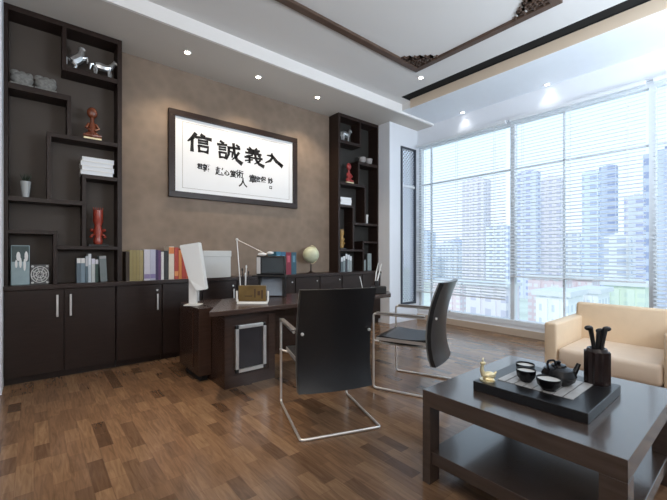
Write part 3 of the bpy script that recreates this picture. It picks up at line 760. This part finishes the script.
# tall holder with wooden scoops
t = thing('utensil_holder', 'tall black fluted holder with dark tea utensils standing on the tray', 'utensil holder', (2.250, .572, TT), facing())
q = MB(); n = 12
out = [((.058 if i % 2 else .049) * math.cos(2 * PI * i / (2 * n)), (.058 if i % 2 else .049) * math.sin(2 * PI * i / (2 * n))) for i in range(2 * n)]
q.prism(out, 0, .165); q.lathe([(.030, .165), (.050, .165), (.042, .182), (.034, .182), (.030, .165)], 24); q.build('vase', mat('dark_lacquer', (.016, .009, .009), .2, var=.3), t)
for i, (dx, dy, L_) in enumerate(((-.035, 0, .285), (.018, .01, .268), (.034, -.01, .282))):
    q = MB(); q.tube([(dx * .2, dy, .10), (dx * .6, dy, .21), (dx, dy, L_)], [.008, .010, .012], 8); q.ball((dx * 1.25, dy, L_), .017, (1.35, .7, .8), 12); q.build('scoop', M_BLACK, t, True)

# ------------------------------------------------------------------ armchair
sx0, sx1, sy0, sy1 = 3.46, 4.36, .385, 1.27
t = thing('armchair', 'cream leather box armchair in front of the window', 'armchair', (sx0, (sy0 + sy1) / 2, 0))
hw = (sy1 - sy0) / 2
MB().box(0, .86, hw - .10, hw, .05, .605, bev=.018).build('arm', M_CREAM, t, True)
MB().box(0, .86, -hw, -hw + .10, .05, .635, bev=.018).build('arm', M_CREAM, t, True)
MB().box(.03, .80, -hw + .10, hw - .10, .08, .235, bev=.01).build('seat_base', M_CREAM, t, True)
MB().box(.0, .66, -hw + .103, hw - .103, .238, .40, bev=.035).build('seat_cushion', M_CREAM2, t, True)
m = Matrix.Translation((.62, 0, .24)) @ Matrix.Rotation(math.radians(7), 4, 'Y')
MB().box(0, .22, -hw + .04, hw - .04, .0, .50, bev=.03, m=m).build('backrest', M_CREAM, t, True)
for xx in (.05, .76):
    for yy in (-hw + .05, hw - .05): MB().lathe([(0, 0), (.018, 0), (.022, .052), (0, .052)], 16, c=(xx, yy, 0)).build('foot', M_BLACK, t)

# ------------------------------------------------------------------ ornaments
def horse(x, y, z, s, label, group, rear=False, flip=1, rz=0):
    t = thing('horse_figurine', label, 'figurine', (x, y, z), rz, group)
    q = MB(); F = flip
    def p(a, b, c): return (a * s * F, b * s, c * s)
    def T(pts, r): q.tube([p(*v) for v in pts], [k * s * 1.45 for k in r], 8)
    if not rear:
        T([(-.32, 0, .50), (-.15, 0, .50), (.1, 0, .48), (.30, 0, .53)], [.10, .13, .12, .10])
        T([(.28, 0, .55), (.42, 0, .74), (.48, 0, .86)], [.10, .07, .055]); T([(.44, 0, .88), (.56, 0, .84), (.64, 0, .76)], [.06, .055, .035])
        T([(.45, .02, .90), (.46, .03, .97)], [.02, .006]); T([(.45, -.02, .90), (.46, -.03, .97)], [.02, .006])
        T([(-.38, 0, .55), (-.50, 0, .50), (-.55, 0, .25)], [.04, .05, .02])
        for sx, sy, k in ((.27, .06, .08), (.24, -.06, -.02), (-.30, .06, -.06), (-.33, -.06, .06)):
            T([(sx, sy, .46), (sx + k, sy, .26), (sx + k * .4, sy, .03)], [.055, .034, .026])
    else:
        T([(-.22, 0, .30), (-.08, 0, .42), (.06, 0, .56)], [.13, .14, .12]); T([(.05, 0, .58), (.10, 0, .80), (.06, 0, .95)], [.10, .07, .05]); T([(.06, 0, .93), (.16, 0, .93), (.22, 0, .88)], [.05, .045, .03])
        T([(-.28, 0, .34), (-.42, 0, .44), (-.40, 0, .15)], [.04, .05, .02])
        for sy in (-.06, .06): T([(-.2, sy, .26), (-.08, sy, .14), (-.16, sy, .02)], [.07, .04, .028]); T([(.10, sy, .52), (.28, sy, .58), (.30, sy, .42)], [.05, .032, .022])
    q.build('animal_body', M_SILVER, t, True)
    MB().box(-.38 * s, .38 * s, -.12 * s, .12 * s, 0, .03 * s, bev=.002).build('base', M_SILVER, t)
    return t
horse(.352, 4.50, 3.075, .25, 'silver rearing horse figurine beside its walking twin, near shelf', 'silver horses on the near shelf', rear=True)
horse(.565, 4.51, 3.075, .215, 'silver walking horse figurine, upper box of the near shelf', 'silver horses on the near shelf')
def rooster_stone(x, y, z, label, s=.165):
    t = thing('stone_ornament', label, 'ornament', (x, y, z), 0, 'grey carved ornaments on the near shelf')
    q = MB(); q.ball((0, 0, s * .42), s * .46, (1.12, .6, .85), 16); q.ball((-s * .3, 0, s * .70), s * .2, (1.2, .7, .9), 12); q.ball((s * .32, 0, s * .62), s * .22, (.8, .7, 1.1), 12)
    q.ball((s * .02, 0, s * .72), s * .16, (1, .7, .9), 12); q.build('carving', M_GREYSTONE, t, True)
    MB().box(-s * .5, s * .5, -s * .26, s * .26, 0, s * .1, bev=.003).build('base', M_GREYSTONE, t)
rooster_stone(-.085, 4.50, 2.785, 'grey carved stone ornament, left of the pair on the near shelf')
rooster_stone(.090, 4.50, 2.785, 'grey carved stone ornament, right of the pair on the near shelf')
def statue(x, y, z, H, label, m, kind=0):
    t = thing('statuette', label, 'statuette', (x, y, z))
    MB().box(-.065 * H / .3, .065 * H / .3, -.045, .045, 0, .022, bev=.004).build('base', M_GOLD if kind == 0 else M_BLACK, t)
    q = MB()
    if kind == 0:   # seated figure with large round head-dress
        q.ball((0, 0, .06), .05, (1.25, .8, .7), 16); q.tube([(0, 0, .05), (0, 0, .12), (0, 0, .18)], [.045, .035, .026], 12); q.ball((0, 0, H - .075), .05, (.95, .7, 1.2), 16)
        q.tube([(0, 0, .17), (0, 0, H - .09)], .018, 10)
        for sg in (-1, 1): q.tube([(sg * .03, 0, .17), (sg * .055, -.02, .12), (sg * .02, -.045, .09)], [.014, .013, .010], 8); q.tube([(sg * .02, -.01, .05), (sg * .065, -.03, .04), (0, -.045, .035)], [.022, .02, .014], 8)
    else:           # tall crowned figure with side scrolls
        q.lathe([(0, .02), (.035, .02), (.045, .06), (.03, .11), (.045, .15), (.035, .20), (.03, .22), (.046, .26), (.044, H - .03), (0, H - .03)], 16)
        for sg in (-1, 1): q.ball((sg * .055, 0, .17), .018, n=8); q.ball((sg * .062, 0, .10), .016, n=8); q.tube([(sg * .03, 0, .13), (sg * .06, 0, .11)], .012, 8)
        for i in range(5): q.tube([((i - 2) * .018, 0, H - .05), ((i - 2) * .021, 0, H)], [.008, .004], 6)
    q.build('figure', m, t, True)
statue(.468, 4.51, 2.39, .36, 'brown orange seated statuette on a gold base, near shelf', M_ORN)
statue(.521, 4.52, 1.285, .41, 'tall red crowned statuette in the narrow box of the near shelf', M_RED, 1)
# potted plant
def plant(x, y, z, label, m, leaves=True, H=.155):
    t = thing('plant_pot', label, 'pot', (x, y, z))
    MB().lathe([(0, 0), (.026, 0), (.040, H), (.036, H), (.024, .01), (0, .01)], 24).build('pot', m, t, True)
    if leaves:
        rnd = random.Random(3); q = MB()
        for i in range(26):
            a = rnd.uniform(0, 2 * PI); r = rnd.uniform(.02, .05); zz = H + rnd.uniform(.03, .08)
            q.tube([(0, 0, H - .02), (r * .5 * math.cos(a), r * .5 * math.sin(a), H + .02), (r * math.cos(a), r * math.sin(a), zz)], [.002, .006, .001], 5)
        q.build('leaves', mat('dark_leaves', (.02, .03, .015), .6, var=.4), t)
plant(-.06, 4.52, 1.74, 'pale grey pot with small dark plant, near shelf', mat('pale_ceramic', (.40, .42, .42), .3, var=.1))
# magazines
def magazines(x, y, z, w, n, names_, group, th=.046):
    for i in range(n):
        t = thing('magazine', names_[i], 'magazine', (x + (i % 2) * .008 - .004, y, z + i * th), (-.02, .015, -.01, .02)[i % 4], group)
        b = MB(); b.box(-w / 2, w / 2, -.10, .09, 0, .004); b.box(-w / 2, w / 2, -.10, .09, th - .005, th - .001); b.box(-w / 2, -w / 2 + .004, -.10, .09, .004, th - .005); b.build('cover', M_WHITE, t)
        MB().box(-w / 2 + .004, w / 2 - .004, -.096, .085, .004, th - .005).build('pages', M_PAPER, t)
magazines(.515, 4.57, 2.02, .285, 4, ['thick white magazine, bottom of the stack on the near shelf', 'thick white magazine, second from bottom on the near shelf', 'thick white magazine, second from top on the near shelf', 'thick white magazine, top of the stack on the near shelf'], 'white magazines stacked on the near shelf')
magazines(3.98, 4.57, 2.02, .24, 3, ['white volume, bottom of the stack on the far shelf', 'white volume, middle of the stack on the far shelf', 'white volume, top of the stack on the far shelf'], 'white volumes stacked on the far shelf', .042)
# glass artwork block and patterned tile
t = thing('glass_picture', 'tall pale blue green glass picture block in the near shelf', 'picture', (-.10, 4.53, .912), .12)
MB().box(-.068, .068, -.02, .02, 0, .375, bev=.004).build('block', mat('pale_glass_block', (.33, .42, .44), .2, var=.3, scale=9), t)
q = MB()
for i, (cx, cz, rx, rz_) in enumerate(((-.015, .27, .016, .045), (.042, .27, .014, .05), (0, .21, .010, .05), (.03, .19, .010, .06), (-.03, .20, .009, .04))): q.ball((cx, -.0205, cz), 1, (rx, .002, rz_), 12)
q.build('motif', M_WHITE, t, True)
MB().box(-.062, .062, -.0208, -.0198, .22, .368).build('dark_backing', mat('dark_teal', (.05, .08, .08), .3, var=.4, scale=30), t)
t = thing('patterned_tile', 'square grey and white patterned tile box beside the glass picture', 'ornament', (.045, 4.53, .912), 0)
MB().box(-.07, .07, -.02, .05, 0, .19, bev=.003).build('block', mat('tile_grey', (.10, .10, .10), .4, var=.2), t)
q = MB()
for r in (.028, .048, .066):
    q.tube([(r * math.cos(2 * PI * k / 24), -.021, .095 + r * 1.15 * math.sin(2 * PI * k / 24)) for k in range(24)], .0045, 5, closed=True)
for k in range(8):
    a = 2 * PI * k / 8; q.tube([(.012 * math.cos(a), -.021, .095 + .012 * math.sin(a)), (.064 * math.cos(a + .3), -.021, .095 + .08 * math.sin(a + .3))], .004, 5)
for sx in (-1, 1):
    for sz in (-1, 1): q.ball((sx * .055, -.021, .095 + sz * .078), .011, (1, .3, 1), 8)
q.build('relief', M_CARD, t, True)
# books in the lower compartment of the near shelf
SH1 = [(.335, .034, .25, (.12, .16, .19), ((.75, .73, .70), .80, 1.0), 'slate book with cream head, first in the near shelf'),
       (.371, .034, .25, (.20, .27, .32), ((.75, .73, .70), .80, 1.0), 'grey blue book with cream head, second in the near shelf'),
       (.408, .022, .27, (.10, .15, .18), ((.55, .56, .58), .62, 1.0), 'thin dark slate book with grey head in the near shelf'),
       (.432, .026, .295, (.50, .56, .60), ((.70, .72, .75), .62, 1.0), 'tall pale blue book in the near shelf'),
       (.461, .030, .245, (.55, .57, .55), ((.70, .68, .76), .78, 1.0), 'pale grey book in the near shelf'),
       (.493, .028, .235, (.03, .06, .05), ((.60, .60, .64), .80, 1.0), 'dark green book with white head in the near shelf'),
       (.540, .062, .27, (.18, .21, .21), ((.35, .36, .36), .90, 1.0), 'thick grey green book leaning at the end in the near shelf')]
for i, (x, wd, h, c, bd, lb) in enumerate(SH1): book(x, wd, h, .16, .912 + (.002 if i == 6 else 0), c, lb, 'books in the near shelf', y=4.49, band=bd, lean=(-.05 if i == 6 else 0))
# far shelf contents (mirrored layout)
horse(4.00, 4.51, 3.075, .25, 'silver horse figurine in the top box of the far shelf', 'silver horses on the far shelf', rz=.2)
for i, x in enumerate((4.40, 4.56)):
    t = thing('grey_bowl', ('grey bowl, left of two on the far shelf', 'grey bowl, right of two on the far shelf')[i], 'bowl', (x, 4.53, 2.785), 0, 'grey bowls on the far shelf')
    MB().lathe([(0, 0), (.035, 0), (.06, .03), (.068, .10), (.062, .10), (.054, .035), (0, .012)], 24).build('bowl', mat('grey_ceramic', (.30, .28, .27), .5, var=.1), t, True)
t = statue(4.07, 4.51, 2.39, .36, 'dark red seated statuette on the far shelf', mat('dark_red_lacquer', (.28, .03, .03), .3, var=.6, scale=40))
statue(3.94, 4.55, 1.285, .34, 'dull gold standing statuette on the far shelf', mat('dull_gold', (.35, .20, .05), .4, var=.5, scale=30), 1)
plant(4.52, 4.55, 1.74, 'small white vase without plant on the far shelf', M_CARD, False, .16)
for i, (x, wd, h, c) in enumerate(((3.87, .045, .24, (.10, .13, .14)), (3.92, .045, .26, (.22, .27, .28)), (3.97, .04, .30, (.05, .05, .06)), (4.015, .05, .28, (.30, .35, .36)), (4.07, .04, .26, (.35, .38, .38)))):
    book(x, wd, h, .16, .912, c, ['dark slate book, first in the far shelf', 'grey book, second in the far shelf', 'black book between grey ones in the far shelf', 'pale grey green book in the far shelf', 'pale book, last in the far shelf'][i],
         'books in the far shelf', y=4.48, band=((.68, .70, .72), .72, 1.0))
for i, (x, h) in enumerate(((4.44, .20), (4.58, .31))):
    t = thing('photo_frame', ('short pale standing frame in the far shelf', 'tall pale standing frame in the far shelf')[i], 'frame', (x, 4.54, .912), -.1)
    MB().box(-.05, .05, -.012, .012, 0, h, bev=.003).build('frame', mat('grey_frame', (.12, .13, .13), .4, var=.1), t)
    MB().box(-.04, .04, -.014, -.011, .01, h - .01).build('picture', mat('pale_picture', (.28, .34, .34), .4, var=.3, scale=12), t)

# ------------------------------------------------------------------ city outside
GZ = -22.0
f_, cx_, cy_ = 361.6, 333.5, 254.5
def winmat(name, base, dark, sx, sz):
    m = bpy.data.materials.new(name); m.use_nodes = True; nt = m.node_tree; N = nt.nodes; L = nt.links; b = N['Principled BSDF']
    b.inputs['Roughness'].default_value = .7
    tc = N.new('ShaderNodeTexCoord'); sp = N.new('ShaderNodeSeparateXYZ'); L.new(tc.outputs['Object'], sp.inputs[0])
    def band(sock, s, th):
        a = N.new('ShaderNodeMath'); a.operation = 'MULTIPLY'; a.inputs[1].default_value = 1 / s; L.new(sock, a.inputs[0])
        fr = N.new('ShaderNodeMath'); fr.operation = 'FRACT'; L.new(a.outputs[0], fr.inputs[0])
        g = N.new('ShaderNodeMath'); g.operation = 'GREATER_THAN'; g.inputs[1].default_value = th; L.new(fr.outputs[0], g.inputs[0]); return g
    ad = N.new('ShaderNodeMath'); ad.operation = 'ADD'; L.new(sp.outputs['X'], ad.inputs[0]); L.new(sp.outputs['Y'], ad.inputs[1])
    g1 = band(ad.outputs[0], sx, .45); g2 = band(sp.outputs['Z'], sz, .5)
    mu = N.new('ShaderNodeMath'); mu.operation = 'MULTIPLY'; L.new(g1.outputs[0], mu.inputs[0]); L.new(g2.outputs[0], mu.inputs[1])
    mx = N.new('ShaderNodeMix'); mx.data_type = 'RGBA'; mx.inputs['A'].default_value = (*base, 1); mx.inputs['B'].default_value = (*dark, 1)
    L.new(mu.outputs[0], mx.inputs['Factor']); L.new(mx.outputs['Result'], b.inputs['Base Color'])
    return m
CB = [winmat('hazed_blue', (.70, .76, .86), (.48, .54, .70), 4.2, 3.4), winmat('hazed_pink', (.82, .78, .82), (.62, .60, .70), 3.8, 3.4),  # distance haze put into the pale, low-contrast facade colours
      winmat('hazed_violet', (.70, .73, .84), (.46, .48, .66), 5.0, 3.2), winmat('hazed_white', (.84, .86, .90), (.56, .60, .72), 4.5, 3.6),
      winmat('hazed_deep', (.56, .61, .74), (.34, .39, .56), 5.0, 3.4), winmat('block_red', (.80, .68, .70), (.84, .82, .84), 2.0, 1.6), winmat('block_mint', (.72, .80, .68), (.66, .75, .66), 2.0, 1.6), winmat('block_white', (.86, .87, .88), (.66, .70, .74), 1.8, 2.2)]
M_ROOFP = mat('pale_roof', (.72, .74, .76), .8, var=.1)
def tower(y0, y1, X, dep, ztop, m, label, crown=True, nm='tower_block', z0=GZ):
    t = thing(nm, label, 'building', (X, (y0 + y1) / 2, z0), 0, 'city buildings beyond the window')
    h = (y1 - y0) / 2; H = ztop - z0
    b = MB(); b.box(0, dep, -h, h, 0, H)
    b.box(-dep * .06, 0, -h * .55, -h * .15, 0, H * .97); b.box(-dep * .06, 0, h * .2, h * .6, 0, H * .97)
    b.build('walls', m, t)
    if crown:
        r = MB(); r.box(dep * .15, dep * .7, -h * .6, h * .6, H, H + dep * .12); r.box(dep * .3, dep * .5, -h * .25, h * .25, H + dep * .12, H + dep * .26); r.build('roof_house', m, t)
    else: MB().box(-.5, dep + .5, -h - .5, h + .5, H, H + .8).build('roof', M_ROOFP, t)
# (screen columns of the photo turned into directions once, then written as world planes)
def yat(u, X): 
    t = (u - cx_) / f_; return X * (.77 - .638 * t) / (.638 + .77 * t)
def zat(u, v, X):
    t = (u - cx_) / f_; return 1.2 - (v - cy_) / f_ * X / (.638 + .77 * t)
TW = [(462, 484, 180, 230, 1, 'slim pinkish tower, tallest behind the left blind'), (486, 508, 226, 210, 3, 'lower white tower beside the slim pinkish one'),
      (430, 458, 246, 300, 3, 'hazy low tower at the left end of the skyline'), (516, 536, 172, 200, 2, 'violet grey tower just right of the thick mullion'),
      (538, 560, 178, 220, 1, 'pinkish tower behind the middle blind'), (565, 579, 232, 250, 3, 'short pale tower between two tall towers'),
      (582, 598, 172, 170, 0, 'blue tall tower, nearer of the middle pair'), (599, 616, 166, 190, 4, 'deep blue tall tower, taller of the middle pair'),
      (624, 648, 196, 180, 2, 'violet tower at the right of the middle blind'), (643, 700, 150, 120, 4, 'deep blue tower at the right edge of the view'),
      (410, 428, 232, 260, 0, 'hazy blue tower beyond the lattice window corner'), (604, 630, 236, 150, 3, 'low white tower in front of the tall pair')]
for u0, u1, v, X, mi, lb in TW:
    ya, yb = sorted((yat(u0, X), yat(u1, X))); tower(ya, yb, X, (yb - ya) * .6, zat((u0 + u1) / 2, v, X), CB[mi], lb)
rnd = random.Random(11)
yy = -10.0
for i in range(24):
    w_ = rnd.uniform(11, 19); X = 320 + (i % 2) * 22; u_h = 1.2 + rnd.uniform(0, 14)
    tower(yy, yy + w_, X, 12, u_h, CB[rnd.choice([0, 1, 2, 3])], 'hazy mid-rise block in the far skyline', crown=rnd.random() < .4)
    yy += w_ + rnd.uniform(1, 9)
low = [(528, 562, 279, 96, 5, 'low pink and white striped building'), (565, 592, 280, 110, 5, 'low pink fronted hall beside the striped building'), (536, 568, 296, 62, 7, 'low white building with small windows'),
       (576, 598, 293, 74, 7, 'low white shed in the yard'), (604, 645, 286, 86, 6, 'long low white building behind the armchair'), (466, 506, 286, 84, 1, 'low pink terrace behind the chair'), (430, 460, 283, 98, 5, 'low pink roofed terrace at the left')]
for u0, u1, v, X, mi, lb in low:
    ya, yb = sorted((yat(u0, X), yat(u1, X))); tower(ya, yb, X, 7, zat((u0 + u1) / 2, v, X), CB[mi], lb, False, 'low_building')
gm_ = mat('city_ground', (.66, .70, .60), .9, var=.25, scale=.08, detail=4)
struct(MB().box(8, 500, -300, 500, GZ - 1, GZ).build('ground', gm_))
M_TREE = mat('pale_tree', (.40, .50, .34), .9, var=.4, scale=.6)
boxes = []
for u0, u1, v, X, mi, lb in low:
    ya, yb = sorted((yat(u0, X), yat(u1, X))); boxes.append((X - 3, X + 10, ya - 3, yb + 3))
pts = []
while len(pts) < 24:
    X = rnd.uniform(48, 80); u = rnd.uniform(425, 655); y = yat(u, X)
    if any(a < X < b and c < y < d for a, b, c, d in boxes) or any((X - p[0]) ** 2 + (y - p[1]) ** 2 < 30 for p in pts): continue
    pts.append((X, y))
for X, y in pts:
    t = thing('street_tree', 'pale green round tree down in the hazy city', 'tree', (X, y, GZ), 0, 'small trees down in the city')
    s = rnd.uniform(1.3, 2.2)
    q = MB()
    for k in range(7): q.ball((rnd.uniform(-.6, .6) * s, rnd.uniform(-.6, .6) * s, (1.6 + rnd.uniform(-.4, .5)) * s), s * rnd.uniform(.5, .75), n=8)
    q.build('crown', M_TREE, t, True); MB().tube([(0, 0, 0), (0, 0, 1.4 * s)], .15 * s, 6).build('trunk', mat('trunk', (.3, .25, .2), .9, var=.2), t)

# ------------------------------------------------------------------ world and light
wd = bpy.data.worlds.new('sky'); bpy.context.scene.world = wd; wd.use_nodes = True
nt = wd.node_tree; N = nt.nodes; L = nt.links; bg = N['Background']
tc = N.new('ShaderNodeTexCoord'); sp = N.new('ShaderNodeSeparateXYZ'); L.new(tc.outputs['Generated'], sp.inputs[0])
r = N.new('ShaderNodeValToRGB'); e = r.color_ramp.elements
e[0].position = 0.0; e[0].color = (.78, .86, .97, 1); e[1].position = .8; e[1].color = (.55, .74, .98, 1)
q = e.new(.25); q.color = (.74, .88, 1.0, 1)
L.new(sp.outputs['Z'], r.inputs['Fac']); L.new(r.outputs['Color'], bg.inputs['Color']); bg.inputs['Strength'].default_value = 1.4
sun = bpy.data.lights.new('sun', 'SUN'); sun.energy = 1.2; sun.angle = .05; sun.color = (1, .97, .92)
so = bpy.data.objects.new('sun', sun); COL.objects.link(so); so.rotation_euler = Vector((.75, .25, -.6)).to_track_quat('-Z', 'Y').to_euler()
def area(name, loc, tgt, sx, sy, e, col):
    l = bpy.data.lights.new(name, 'AREA'); l.shape = 'RECTANGLE'; l.size = sx; l.size_y = sy; l.energy = e; l.color = col
    o = bpy.data.objects.new(name, l); COL.objects.link(o); o.location = loc
    o.rotation_euler = (Vector(tgt) - Vector(loc)).to_track_quat('-Z', 'Y').to_euler(); return o
area('fill_overhead', (.3, -1.2, 3.6), (.9, 1.5, 0), 2.2, 1.2, 35, (1, .93, .86))  # added soft fill behind the camera, no fixture modelled
area('fill_ceiling_wash', (-.6, -1.2, 2.0), (.2, -.3, 3.65), 2.0, 1.6, 80, (1, .95, .90))  # unseen upward fill, added to brighten the main ceiling
area('fill_window_side', (3.6, -1.3, 2.0), (4.0, .3, 3.65), 1.6, 1.6, 165, (.78, .89, 1))  # unseen bluish fill, added to lift the window side of the room
p = area('window_portal', (XW + .16, .8, 1.7), (0, .8, 1.7), 3.0, 6.6, 1, (1, 1, 1)); p.data.cycles.is_portal = True

# ------------------------------------------------------------------ camera
cam = bpy.data.cameras.new('camera'); co = bpy.data.objects.new('camera', cam); COL.objects.link(co)
co.location = (0, 0, 1.2); co.rotation_euler = (PI / 2, 0, -math.atan2(.638, .770))
cam.sensor_width = 36; cam.lens = 36 * 361.6 / 667; cam.shift_y = (254.5 - 250) / 667; cam.clip_start = .05; cam.clip_end = 2000
bpy.context.scene.camera = co
sc = bpy.context.scene
sc.view_settings.view_transform = 'Standard'; sc.view_settings.look = 'None'; sc.view_settings.exposure = 0.0; sc.view_settings.gamma = 1.0
